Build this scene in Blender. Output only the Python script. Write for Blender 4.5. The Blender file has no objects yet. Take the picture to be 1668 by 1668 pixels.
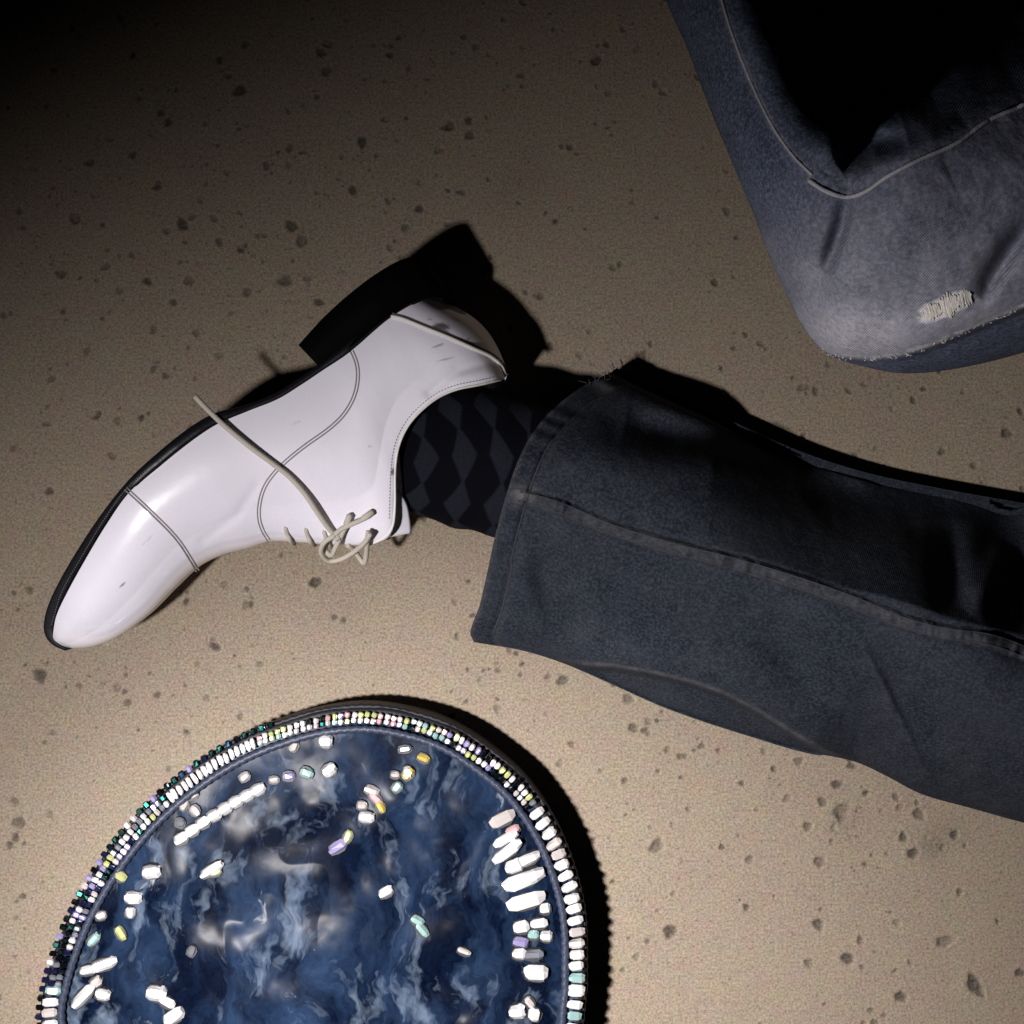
import bpy, bmesh, math, random
import numpy as np
from mathutils import Vector, Matrix

random.seed(7); rng = np.random.default_rng(7)
scene = bpy.context.scene
col = scene.collection

# ------------------------------------------------------------------ camera
S = 0.00037          # metres on the floor per photograph pixel (1668 px wide)
H = 0.85             # camera height
cam_d = bpy.data.cameras.new('camera'); cam = bpy.data.objects.new('camera', cam_d); col.objects.link(cam)
cam.location = (0, 0, H); cam.rotation_euler = (0, 0, 0)
cam_d.sensor_width = 36; cam_d.angle = 2*math.atan(834*S/H)
cam_d.clip_start = 0.01; cam_d.clip_end = 500
scene.camera = cam

# ------------------------------------------------------------------ night sky and the camera flash
world = bpy.data.worlds.new('World'); scene.world = world; world.use_nodes = True
wn = world.node_tree.nodes; wl = world.node_tree.links
bg = wn['Background']; sky = wn.new('ShaderNodeTexSky'); sky.sky_type = 'NISHITA'; sky.sun_disc = False
sky.sun_elevation = math.radians(2); sky.sun_rotation = math.radians(200)
wl.new(sky.outputs[0], bg.inputs[0]); bg.inputs[1].default_value = 0.0012

def flash_led(loc, aim, energy, cone):                           # the twin lamps of the camera's flash: one wide, one narrow
    fl = bpy.data.lights.new('camera_flash', 'SPOT'); o = bpy.data.objects.new('camera_flash', fl); col.objects.link(o)
    o.location = loc; fl.energy = energy; fl.color = (1.0, 0.955, 0.94); fl.shadow_soft_size = 0.017
    fl.spot_size = math.radians(cone); fl.spot_blend = 1.0
    o.rotation_euler = (Vector(aim)-o.location).to_track_quat('-Z', 'Y').to_euler()
flash_led((-0.290, -0.150, 0.66), (0.22, -0.98, 0), 40, 174)
flash_led((-0.268, -0.158, 0.66), (-0.05, -0.30, 0), 24, 51)

scene.view_settings.view_transform = 'Standard'; scene.view_settings.look = 'None'
scene.view_settings.gamma = 1.0; scene.view_settings.exposure = 0.0
scene.view_settings.use_curve_mapping = False

# ------------------------------------------------------------------ helpers
def at(px, py, z=0.0):
    """real point at height z over the floor that stands at this place of the photograph"""
    k = S*(H-z)/H
    return ((px-834)*k, (834-py)*k, z)

def at_np(P, z):
    k = S*(H-z)/H
    return np.stack([(P[..., 0]-834)*k, (834-P[..., 1])*k, z], -1)

def to_px(x, y, z=0):
    k = S*(H-z)/H
    return x/k+834, 834-y/k

def smooth(x, a, b):
    t = np.clip((x-a)/(b-a), 0, 1); return t*t*(3-2*t)

def vnoise(x, y, seed=0):
    r = np.random.default_rng(seed).random((256, 256))
    xi = np.floor(x).astype(int); yi = np.floor(y).astype(int)
    fx = x-xi; fy = y-yi; fx = fx*fx*(3-2*fx); fy = fy*fy*(3-2*fy)
    g = lambda a, b: r[a % 256, b % 256]
    return (g(xi, yi)*(1-fx)+g(xi+1, yi)*fx)*(1-fy)+(g(xi, yi+1)*(1-fx)+g(xi+1, yi+1)*fx)*fy

def fbm(x, y, seed=0, oct=4):
    v = 0; a = 1; t = 0
    for o in range(oct):
        v = v+a*vnoise(x*2**o, y*2**o, seed+o*17); t += a; a *= 0.5
    return v/t-0.5

def poly_dist(X, Y, pts):
    """distance, signed side, and length fraction to a polyline"""
    best = np.full(X.shape, 1e9); side = np.zeros(X.shape); frac = np.zeros(X.shape)
    n = len(pts)-1
    for i in range(n):
        ax, ay = pts[i][:2]; bx, by = pts[i+1][:2]
        dx, dy = bx-ax, by-ay; L2 = dx*dx+dy*dy
        t = np.clip(((X-ax)*dx+(Y-ay)*dy)/L2, 0, 1)
        ex = X-(ax+t*dx); ey = Y-(ay+t*dy); d = np.hypot(ex, ey)
        m = d < best
        best = np.where(m, d, best); side = np.where(m, np.sign(dx*ey-dy*ex), side); frac = np.where(m, (i+t)/n, frac)
    return best, side, frac

def spline(pts, n):
    """smooth resample of control rows (Catmull-Rom, chord length)"""
    P = np.array(pts, float); L = np.r_[0, np.cumsum(np.maximum(np.linalg.norm(np.diff(P[:, :2], axis=0), axis=1), 1e-6))]
    u = np.linspace(0, L[-1], n); out = np.zeros((n, P.shape[1]))
    m = np.zeros_like(P)
    for i in range(len(P)):
        a = max(i-1, 0); b = min(i+1, len(P)-1)
        m[i] = (P[b]-P[a])/(L[b]-L[a])
    k = np.clip(np.searchsorted(L, u, side='right')-1, 0, len(P)-2)
    h = (L[k+1]-L[k])[:, None]; t = ((u-L[k])[:, None])/h
    return (2*t**3-3*t**2+1)*P[k]+(t**3-2*t**2+t)*h*m[k]+(-2*t**3+3*t**2)*P[k+1]+(t**3-t**2)*h*m[k+1]

def link(o, parent=None):
    col.objects.link(o)
    if parent is not None: o.parent = parent
    return o

def mesh_np(name, V, F, mat, parent=None, attrs=None, smooth_shade=True, uv=None):
    me = bpy.data.meshes.new(name)
    V = np.asarray(V, np.float32); F = np.asarray(F, np.int32)
    me.vertices.add(len(V)); me.vertices.foreach_set('co', V.ravel())
    k = F.shape[1]
    me.loops.add(F.size); me.loops.foreach_set('vertex_index', F.ravel())
    me.polygons.add(len(F)); me.polygons.foreach_set('loop_start', np.arange(0, F.size, k, dtype=np.int32))
    me.polygons.foreach_set('loop_total', np.full(len(F), k, np.int32))
    me.update(calc_edges=True)
    if smooth_shade: me.polygons.foreach_set('use_smooth', np.ones(len(F), bool))
    for n, a in (attrs or {}).items():
        at_ = me.attributes.new(n, 'FLOAT', 'POINT'); at_.data.foreach_set('value', np.asarray(a, np.float32).ravel())
    if uv is not None:
        l = me.uv_layers.new(name='UVMap'); l.data.foreach_set('uv', np.asarray(uv, np.float32)[F.ravel()].ravel())
    me.validate(); me.materials.append(mat)
    return link(bpy.data.objects.new(name, me), parent)

def grid_faces(n, m, close_m=False, off=0, flip=False):
    i, j = np.meshgrid(np.arange(n-1), np.arange(m if close_m else m-1), indexing='ij')
    j2 = (j+1) % m
    F = np.stack([i*m+j, (i+1)*m+j, (i+1)*m+j2, i*m+j2], -1).reshape(-1, 4)+off
    return F[:, ::-1] if flip else F

def tube(name, pts, r, mat, parent=None, seg=8, n=None, r_end=None, flat=1.0):
    P = np.array(pts, float)
    if n: P = spline(P, n)
    n = len(P); T = np.gradient(P, axis=0); T /= np.linalg.norm(T, axis=1)[:, None]+1e-12
    up = np.array([0, 0, 1.0]); A = np.cross(T, up); A /= np.linalg.norm(A, axis=1)[:, None]+1e-9; B = np.cross(A, T)
    rr = np.full(n, r) if np.isscalar(r) else np.asarray(r)
    a = np.linspace(0, 2*np.pi, seg, endpoint=False)
    V = P[:, None]+rr[:, None, None]*(np.cos(a)[None, :, None]*A[:, None]+flat*np.sin(a)[None, :, None]*B[:, None])
    V = np.concatenate([V.reshape(-1, 3), P[:1]-T[:1]*rr[0]*0.7, P[-1:]+T[-1:]*rr[-1]*0.7])
    F = grid_faces(n, seg, True).tolist()
    q = n*seg
    F += [[q, (k+1) % seg, k, k] for k in range(0)]
    me = bpy.data.meshes.new(name)
    caps = [[q, (k), (k+1) % seg] for k in range(seg)]+[[q+1, (n-1)*seg+(k+1) % seg, (n-1)*seg+k] for k in range(seg)]
    me.from_pydata(V.tolist(), [], F+caps); me.update()
    for p in me.polygons: p.use_smooth = True
    me.materials.append(mat)
    bm = bmesh.new(); bm.from_mesh(me); bmesh.ops.recalc_face_normals(bm, faces=bm.faces); bm.to_mesh(me); bm.free()
    return link(bpy.data.objects.new(name, me), parent)

def tag(o, label=None, cat=None, group=None, kind=None):
    if label: o['label'] = label
    if cat: o['category'] = cat
    if group: o['group'] = group
    if kind: o['kind'] = kind
    return o

def empty(name, loc=(0, 0, 0)):
    o = bpy.data.objects.new(name, None); o.empty_display_size = 0.05; col.objects.link(o); o.location = loc; return o

class Lookup:
    """height of a surface at a place of the photograph"""
    def __init__(self, P, z): self.P = P.reshape(-1, 2); self.z = z.ravel()
    def __call__(self, x, y):
        d = (self.P[:, 0]-x)**2+(self.P[:, 1]-y)**2
        k = np.argpartition(d, 4)[:4]; w = 1/(d[k]+0.3); return float((self.z[k]*w).sum()/w.sum())

# ------------------------------------------------------------------ materials
class M:
    def __init__(self, name):
        self.m = bpy.data.materials.new(name); self.m.use_nodes = True
        self.n = self.m.node_tree.nodes; self.l = self.m.node_tree.links; self.b = self.n['Principled BSDF']
    def node(self, t, **kw):
        o = self.n.new(t)
        for k, v in kw.items():
            if k in o.inputs.keys() if isinstance(k, str) else False: o.inputs[k].default_value = v
            else: setattr(o, k, v)
        return o
    def set(self, **kw):
        for k, v in kw.items(): self.b.inputs[k.replace('_', ' ')].default_value = v
        return self
    def mix(self, fac, a, b, mode='MIX'):
        o = self.n.new('ShaderNodeMix'); o.data_type = 'RGBA'; o.blend_type = mode
        for s, v in ((0, fac), (6, a), (7, b)):
            if hasattr(v, 'is_output'): self.l.new(v, o.inputs[s])
            elif s == 0: o.inputs[0].default_value = v
            else: o.inputs[s].default_value = (*v, 1)
        return o.outputs[2]
    def math(self, op, a, b=0.0, c=None):
        o = self.n.new('ShaderNodeMath'); o.operation = op
        for s, v in ((0, a), (1, b), (2, c)):
            if v is None: continue
            if hasattr(v, 'is_output'): self.l.new(v, o.inputs[s])
            else: o.inputs[s].default_value = v
        return o.outputs[0]
    def noise(self, scale, detail=3, rough=0.55, vec=None, out=0):
        o = self.n.new('ShaderNodeTexNoise'); o.inputs['Scale'].default_value = scale
        o.inputs['Detail'].default_value = detail; o.inputs['Roughness'].default_value = rough
        self.l.new(vec if vec is not None else self.obj(), o.inputs['Vector']); return o.outputs[out]
    def obj(self):
        if not hasattr(self, '_tc'): self._tc = self.n.new('ShaderNodeTexCoord')
        return self._tc.outputs['Object']
    def uv(self):
        self.obj(); return self._tc.outputs['UV']
    def attr(self, name):
        o = self.n.new('ShaderNodeAttribute'); o.attribute_name = name; return o.outputs['Fac']
    def ramp(self, fac, a, b):
        o = self.n.new('ShaderNodeMapRange'); o.inputs[1].default_value = a; o.inputs[2].default_value = b
        self.l.new(fac, o.inputs[0]); return o.outputs[0]
    def bump(self, h, strength=0.3, dist=0.001, prev=None):
        o = self.n.new('ShaderNodeBump'); o.inputs['Strength'].default_value = strength; o.inputs['Distance'].default_value = dist
        self.l.new(h, o.inputs['Height'])
        if prev is not None: self.l.new(prev, o.inputs['Normal'])
        return o.outputs['Normal']
    def color(self, c): self.l.new(c, self.b.inputs['Base Color'])
    def normal(self, c): self.l.new(c, self.b.inputs['Normal'])

def simple(name, c, rough=0.5, spec=0.5, coat=0.0, grain=0.0, gscale=900, bump=0.0):
    m = M(name); m.set(Base_Color=(*c, 1), Roughness=rough); m.b.inputs['Specular IOR Level'].default_value = spec
    m.b.inputs['Coat Weight'].default_value = coat; m.b.inputs['Coat Roughness'].default_value = 0.05
    n = m.noise(gscale, 3)
    if grain: m.color(m.mix(n, tuple(v*(1-grain) for v in c), tuple(min(1, v*(1+grain)) for v in c)))
    if bump: m.normal(m.bump(n, bump, 0.0006))
    return m.m

def concrete():
    m = M('concrete'); m.set(Roughness=0.85); m.b.inputs['Specular IOR Level'].default_value = 0.25
    big = m.ramp(m.noise(7, 5, 0.65), 0.3, 0.7); mid = m.ramp(m.noise(38, 5, 0.65), 0.3, 0.7)
    fine = m.noise(330, 3, 0.7); grit = m.noise(720, 2, 0.65)
    c = m.mix(big, (0.168, 0.134, 0.106), (0.198, 0.156, 0.118))
    c = m.mix(m.math('MULTIPLY', m.ramp(m.noise(9, 3), 0.4, 0.7), 0.5), c, (0.215, 0.155, 0.122))
    c = m.mix(m.math('MULTIPLY', mid, 0.75), c, (0.170, 0.135, 0.098))
    c = m.mix(m.math('MULTIPLY', m.ramp(fine, 0.42, 0.72), 0.70), c, (0.10, 0.080, 0.062))
    gr = m.ramp(grit, 0.3, 0.7)
    c = m.mix(m.math('MULTIPLY', gr, 0.62), c, (0.42, 0.35, 0.265))
    # small dark specks
    v = m.n.new('ShaderNodeTexVoronoi'); v.inputs['Scale'].default_value = 150; m.l.new(m.obj(), v.inputs['Vector'])
    sp = m.math('MULTIPLY', m.ramp(v.outputs['Distance'], 0.20, 0.06), m.ramp(m.noise(30, 2), 0.52, 0.62))
    c = m.mix(m.math('MULTIPLY', sp, 0.65), c, (0.075, 0.065, 0.058))
    ch = m.noise(420, 2, 0.6, out=1); ch2 = m.noise(75, 3, 0.6, out=1)
    c = m.mix(0.24, c, m.mix(1.0, c, m.mix(0.5, ch, ch2), 'OVERLAY'))
    c = m.mix(m.attr('dirt'), c, (0.050, 0.043, 0.037))
    m.color(c)
    n1 = m.bump(fine, 0.30, 0.0006); n2 = m.bump(grit, 0.22, 0.0004, n1); m.normal(m.bump(m.noise(120, 3), 0.20, 0.0015, n2))
    return m.m

def denim(name, dark, light, worn):
    m = M(name); m.set(Roughness=0.9); m.b.inputs['Specular IOR Level'].default_value = 0.12
    m.b.inputs['Sheen Weight'].default_value = 0.0
    mp = m.n.new('ShaderNodeMapping'); mp.inputs['Rotation'].default_value = (0, 0, math.radians(38)); m.l.new(m.obj(), mp.inputs['Vector'])
    w = m.n.new('ShaderNodeTexWave'); w.inputs['Scale'].default_value = 380; w.inputs['Distortion'].default_value = 1.2
    w.inputs['Detail'].default_value = 1; w.inputs['Detail Scale'].default_value = 3; m.l.new(mp.outputs[0], w.inputs['Vector'])
    fn = m.noise(620, 3, 0.7); md = m.ramp(m.noise(60, 5, 0.65), 0.28, 0.72)
    slub_map = m.n.new('ShaderNodeMapping'); slub_map.inputs['Scale'].default_value = (1, 9, 1); m.l.new(m.obj(), slub_map.inputs['Vector'])
    slub = m.ramp(m.noise(170, 3, 0.6, slub_map.outputs[0]), 0.3, 0.75)
    c = m.mix(md, dark, light)
    c = m.mix(m.math('MULTIPLY', slub, 0.35), c, tuple(v*1.5 for v in light))
    c = m.mix(m.math('MULTIPLY', w.outputs['Fac'], 0.45), c, tuple(v*0.35 for v in dark))
    c = m.mix(m.math('MULTIPLY', m.ramp(fn, 0.42, 0.70), 0.70), c, tuple(v*2.4 for v in light))
    wr = m.attr('wear_light'); wr2 = m.math('MULTIPLY', wr, m.math('ADD', m.math('MULTIPLY', m.ramp(m.noise(420, 4, 0.7), 0.3, 0.7), 0.6), 0.45))
    c = m.mix(m.math('MINIMUM', wr2, 1.0), c, worn)
    m.color(c)
    n1 = m.bump(w.outputs['Fac'], 0.35, 0.0005); n2 = m.bump(fn, 0.3, 0.0005, n1); m.normal(m.bump(m.noise(90, 3), 0.22, 0.003, n2))
    return m.m

def patent():
    m = M('white_patent_leather'); m.set(Roughness=0.30); m.b.inputs['Specular IOR Level'].default_value = 0.5
    m.b.inputs['Coat Weight'].default_value = 1.0; m.b.inputs['Coat Roughness'].default_value = 0.025; m.b.inputs['Coat IOR'].default_value = 1.85
    c = m.mix(m.ramp(m.noise(26, 4), 0.3, 0.7), (0.87, 0.84, 0.95), (0.89, 0.865, 0.97))
    c = m.mix(m.math('MULTIPLY', m.ramp(m.noise(900, 2), 0.35, 0.8), 0.10), c, (0.50, 0.47, 0.45))
    c = m.mix(m.attr('scuff'), c, (0.030, 0.028, 0.035))
    m.color(c); nb_ = m.bump(m.noise(40, 3), 0.10, 0.003); m.normal(nb_); m.l.new(nb_, m.b.inputs['Coat Normal']); return m.m

def sock_mat():
    m = M('patterned_sock_knit'); m.set(Roughness=0.95); m.b.inputs['Specular IOR Level'].default_value = 0.1
    sx = m.n.new('ShaderNodeSeparateXYZ'); m.l.new(m.uv(), sx.inputs[0])
    wob = m.math('MULTIPLY', m.math('SINE', m.math('MULTIPLY', sx.outputs[1], 2.1)), 0.20)
    u = m.math('FRACT', m.math('ADD', sx.outputs[0], wob)); v = m.math('FRACT', m.math('ADD', sx.outputs[1], m.math('MULTIPLY', sx.outputs[0], 0.15)))
    a = m.math('MULTIPLY', m.math('ABSOLUTE', m.math('SUBTRACT', u, 0.5)), 3.3)
    b = m.math('MULTIPLY', m.math('ABSOLUTE', m.math('SUBTRACT', v, 0.5)), 2.0)
    d = m.ramp(m.math('ADD', a, b), 1.22, 0.98)
    c = m.mix(d, (0.0012, 0.0014, 0.004), (0.012, 0.014, 0.021))
    kn = m.noise(700, 3, 0.7); c = m.mix(m.math('MULTIPLY', m.ramp(kn, 0.3, 0.75), 0.45), c, (0.0, 0.0, 0.0), 'MIX')
    m.color(c); m.normal(m.bump(kn, 0.5, 0.0006)); return m.m

def velvet():
    m = M('dark_blue_toned_metal'); m.set(Roughness=0.28); m.b.inputs['Specular IOR Level'].default_value = 0.045
    warp = m.n.new('ShaderNodeMixRGB'); warp.inputs[0].default_value = 0.06
    m.l.new(m.obj(), warp.inputs[1]); m.l.new(m.noise(16, 4, 0.6, out=1), warp.inputs[2])
    mp = m.n.new('ShaderNodeMapping'); mp.inputs['Scale'].default_value = (1.9, 0.8, 1); mp.inputs['Rotation'].default_value = (0, 0, 0.5); m.l.new(warp.outputs[0], mp.inputs['Vector'])
    big = m.ramp(m.noise(20, 6, 0.66, mp.outputs[0]), 0.42, 0.64); fine = m.ramp(m.noise(130, 4, 0.7, mp.outputs[0]), 0.35, 0.7)
    c = m.mix(big, (0.0008, 0.0018, 0.0065), (0.015, 0.031, 0.068))
    c = m.mix(m.math('MULTIPLY', fine, 0.5), c, (0.004, 0.010, 0.030))
    st = m.math('MULTIPLY', m.ramp(m.noise(30, 4, 0.62, mp.outputs[0]), 0.54, 0.74), 0.62)
    c = m.mix(st, c, (0.16, 0.21, 0.29))
    st2 = m.math('MULTIPLY', m.ramp(m.noise(21, 5, 0.66, mp.outputs[0], out=0), 0.64, 0.74), 0.80)
    c = m.mix(st2, c, (0.42, 0.44, 0.46))
    m.color(c); m.normal(m.bump(m.noise(90, 2, 0.5), 0.06, 0.0016))
    return m.m

MAT = dict(
    concrete=concrete(), patent=patent(), sock=sock_mat(), velvet=velvet(),
    jean=denim('charcoal_denim', (0.0044, 0.0060, 0.0098), (0.0215, 0.0260, 0.0360), (0.13, 0.125, 0.13)),
    knee=denim('faded_blue_grey_denim', (0.026, 0.033, 0.056), (0.076, 0.089, 0.135), (0.68, 0.65, 0.70)),
    sole=simple('black_rubber_sole', (0.006, 0.006, 0.009), 0.38, 0.3, grain=0.4, gscale=600, bump=0.15),
    heel=simple('black_stacked_heel', (0.002, 0.002, 0.002), 0.7, 0.04, grain=0.3, bump=0.15),
    lace=simple('cream_waxed_lace', (0.50, 0.46, 0.40), 0.75, 0.25, grain=0.25, gscale=1800, bump=0.6),
    piping=simple('white_piping', (0.72, 0.69, 0.66), 0.45, 0.4, grain=0.12),
    stitch=simple('grey_seam_thread', (0.27, 0.25, 0.25), 0.8, 0.2, grain=0.35, gscale=1500, bump=0.4),
    darkstitch=simple('dark_edge_thread', (0.10, 0.095, 0.10), 0.85, 0.15, grain=0.3),
    thread=simple('pale_cotton_thread', (0.80, 0.74, 0.70), 0.9, 0.1, grain=0.3, gscale=1500),
    jthread=simple('faded_denim_thread', (0.045, 0.045, 0.052), 0.9, 0.1, grain=0.5, gscale=1500, bump=0.5),
    kthread=simple('pale_denim_thread', (0.36, 0.36, 0.40), 0.9, 0.1, grain=0.5, gscale=1500, bump=0.5),
    lining=simple('cream_leather_lining', (0.45, 0.43, 0.42), 0.8, 0.2, grain=0.15),
    eyelet=simple('dark_eyelet', (0.02, 0.02, 0.022), 0.5, 0.4),
    band=simple('black_edge', (0.010, 0.010, 0.014), 0.55, 0.35, grain=0.5, gscale=400, bump=0.5),
    cord=simple('slate_blue_border', (0.028, 0.036, 0.062), 0.45, 0.35, grain=0.4, gscale=500, bump=0.6),
)
def bead_mat(name, c, rough=0.16):
    m = M(name); m.set(Base_Color=(*c, 1), Roughness=0.22, Metallic=0.4); m.b.inputs['Coat Weight'].default_value = 1.0
    m.b.inputs['Coat Roughness'].default_value = 0.04; m.b.inputs['Thin Film Thickness'].default_value = 380 if 'Thin Film Thickness' in m.b.inputs.keys() else 0
    n = m.noise(700, 2); m.color(m.mix(m.ramp(n, 0.3, 0.7), tuple(v*0.8 for v in c), c)); return m.m
BEAD = dict(white=bead_mat('clear_white_bead', (0.92, 0.91, 0.92)), pearl=bead_mat('pearl_bead', (0.72, 0.66, 0.64)),  # tints put the colour fringes of flash glints into the beads
            teal=bead_mat('teal_bead', (0.40, 0.62, 0.60)), lav=bead_mat('lavender_bead', (0.38, 0.34, 0.62)),
            gold=bead_mat('yellow_bead', (0.72, 0.55, 0.14)), lime=bead_mat('lime_bead', (0.66, 0.70, 0.30)),
            pink=bead_mat('pink_bead', (0.78, 0.48, 0.50)), navy=bead_mat('navy_bead', (0.012, 0.012, 0.05)),
            black=bead_mat('black_bead', (0.004, 0.004, 0.006)), grey=bead_mat('smoky_bead', (0.22, 0.23, 0.27)))

# ------------------------------------------------------------------ the concrete ground, one sheet with real pits
def axis():
    d = np.arange(-0.335, 0.3351, 0.0008)
    o = [0.335]
    st = 0.004
    while o[-1] < 60: o.append(o[-1]+st); st *= 1.35
    o = np.array(o[1:]); return np.r_[-o[::-1], d, o]
ax = axis(); X, Y = np.meshgrid(ax, ax, indexing='ij'); Z = np.zeros_like(X); D = np.zeros_like(X)
pits = [(1024,1138,10),(1032,1186,11),(1108,1232,7),(1018,1272,7),(1070,1378,14),(1364,1278,10),(1340,1306,9),(1372,1324,18),(1316,1346,10),
 (1498,1326,12),(1388,1248,9),(1488,1390,11),(1472,1364,9),(1555,1360,9),(1336,1404,11),(1334,1506,12),(1382,1562,12),(1540,1534,16),
 (1588,1604,18),(1468,1624,11),(1092,1518,14),(1216,1478,7),(1318,1570,9),(1402,1532,8),(1662,1585,9),(917,1108,11),(1115,1232,6),(812,1092,7),
 (391,146,12),(532,115,10),(523,84,10),(590,230,11),(734,204,11),(765,220,10),(434,269,9),(472,240,9),(494,247,8),(575,309,9),(475,367,12),
 (492,391,12),(122,355,12),(297,364,13),(348,355,8),(357,393,8),(146,264,9),(216,252,8),(683,340,9),(660,370,8),(635,402,8),(465,456,12),
 (240,458,9),(100,446,9),(307,456,11),(403,475,9),(520,492,10),(172,434,9),(972,98,11),(1080,150,8),(1165,460,9),(880,482,9),(1330,636,8),
 (1240,560,8),(1215,545,6),(1175,600,6),(1095,640,5),(1640,705,10),(1535,735,8),(330,738,11),(182,742,9),(75,690,8),(80,800,9),(515,948,11),
 (545,1005,7),(400,985,9),(350,1053,11),(303,980,8),(560,1010,6),(20,730,7),(65,1100,14),(30,1340,12),(25,1365,9),(250,600,8),(230,680,7),
 (1450,1010,3),(905,360,6),(940,250,6),(1030,330,5),(845,330,6),(1010,430,7),(960,540,6),(850,140,5),(650,60,6),(730,310,6),(1060,560,6)]
for k in range(2400):
    x, y = rng.uniform(-40, 1710), rng.uniform(-40, 1710)
    if vnoise(np.array(x/160), np.array(y/160), 77) > rng.uniform(0.10, 0.70)-0.15*(x < 900 and y < 700): pits.append((x, y, 2.4+6.0*rng.random()**2.6))
for q, (px, py, r) in enumerate(pits):
    cx, cy, _ = at(px, py); R = r*S*0.95; ext = R*2.2
    i0, i1 = np.searchsorted(ax, [cx-ext, cx+ext]); j0, j1 = np.searchsorted(ax, [cy-ext, cy+ext])
    if i1-i0 < 2: continue
    xx = X[i0:i1, j0:j1]-cx; yy = Y[i0:i1, j0:j1]-cy
    th = rng.uniform(0, 3.14); e = rng.uniform(0.65, 1.0); a = xx*math.cos(th)+yy*math.sin(th); b = (-xx*math.sin(th)+yy*math.cos(th))/e
    ang = np.arctan2(b, a); rad = np.hypot(a, b)*(1+0.12*np.sin(2*ang+q)+0.10*np.sin(3*ang+q*2.1)+0.07*np.sin(5*ang+q*0.7))
    f = 1-smooth(rad, 0.48*R, 1.08*R)
    Z[i0:i1, j0:j1] -= f*min(0.0017, R*0.40)
    Z[i0:i1, j0:j1] += 0.00018*np.exp(-((rad-1.3*R)/(0.35*R))**2)
    amt = rng.uniform(0.45, 0.9) if q < 90 else rng.uniform(0.25, 0.85)
    D[i0:i1, j0:j1] = np.maximum(D[i0:i1, j0:j1], amt*f*(0.65+0.7*vnoise(xx*2500+50, yy*2500+50, 3)))
inner = (np.abs(X) < 0.345) & (np.abs(Y) < 0.345)
Z += np.where(inner, 0.0007*fbm(X*40+20, Y*40+20, 5), 0)
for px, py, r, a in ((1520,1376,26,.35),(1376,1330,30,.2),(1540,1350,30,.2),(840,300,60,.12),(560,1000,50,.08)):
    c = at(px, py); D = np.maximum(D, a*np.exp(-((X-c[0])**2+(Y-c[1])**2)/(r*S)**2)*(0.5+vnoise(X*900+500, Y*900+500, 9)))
ground = mesh_np('ground', np.stack([X, Y, Z], -1).reshape(-1, 3), grid_faces(len(ax), len(ax)), MAT['concrete'], attrs={'dirt': D})
tag(ground, kind='structure')

# ------------------------------------------------------------------ the person: one straight leg, one bent knee
person = empty('person', at(1900, 900, 0.0))
tag(person, 'person in grey jeans, patterned sock and white lace-up shoe, one knee bent', 'person')
PL = Vector(person.location)
def own(o):                                    # parts keep their place under the person
    o.matrix_parent_inverse = Matrix.Translation(-PL); return o

# ---- shoe
ZC = 0.046
ST = [ # sole x, y, top x, y, half width, half width of the opening, bow
 (86,1046, 96,1053, .0050,0,0), (87,1028, 118,1056, .0130,0,0), (92,1003, 150,1053, .0200,0,0), (108,968, 190,1038, .0280,0,0),
 (140,910, 240,1002, .0350,0,0), (175,852, 283,959, .0400,0,0), (210,803, 320,925, .0425,0,0), (260,757, 362,904, .0425,0,0),
 (310,716, 404,893, .0415,0,0), (360,686, 442,882, .0395,.001,0), (410,667, 492,884, .0370,.003,0), (455,648, 548,888, .0350,.007,0),
 (490,626, 606,886, .0335,.012,0), (525,602, 638,868, .0325,.018,0), (555,582, 643,805, .0325,.024,0), (580,565, 646,748, .0325,.0265,0),
 (605,543, 663,694, .0325,.0285,0), (630,522, 712,648, .0325,.029,0), (655,505, 765,631, .0310,.028,2), (680,492, 806,622, .0255,.020,7),
 (700,487, 822,616, .0150,.010,12), (716,487, 827,606, .0010,.0005,16)]
NS, NJ = 360, 110
mid = np.array([((a[0]+a[2])/2, (a[1]+a[3])/2, *a) for a in ST])
R_ = spline(mid, NS)[:, 2:]
R_[:, 4:6] = np.maximum(R_[:, 4:6], 0)
th = np.linspace(0, np.pi/2, NJ); jj = np.sin(th)
SS = R_[:, None, 0:2]; VV = R_[:, None, 2:4]
Ppx = SS+(VV-SS)*jj[None, :, None]
bow = np.sin(np.pi*jj)[None, :]*R_[:, 6:7]
Ppx = Ppx+np.stack([bow*1.0, -bow*0.9], -1)
w = R_[:, 4:5]; wo = R_[:, 5:6]
prof = (1-jj[None, :]**2.1)**0.55
Zs = ZC+wo+(w-wo)*prof+0.0025*np.sin(np.pi*np.clip(jj*1.4, 0, 1))[None, :]*np.clip(w/0.03, 0, 1)
# vamp creases where the shoe bends
dl, _, _ = poly_dist(Ppx[..., 0], Ppx[..., 1], [(330,880),(385,840),(420,790)]); Zs -= 0.0007*np.exp(-(dl/9)**2)
dl, _, _ = poly_dist(Ppx[..., 0], Ppx[..., 1], [(700,640),(745,605),(800,590)]); Zs -= 0.0012*np.exp(-(dl/8)**2)
dl, _, _ = poly_dist(Ppx[..., 0], Ppx[..., 1], [(680,680),(730,622),(790,606)]); Zs += 0.0006*np.exp(-(dl/9)**2)
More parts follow.
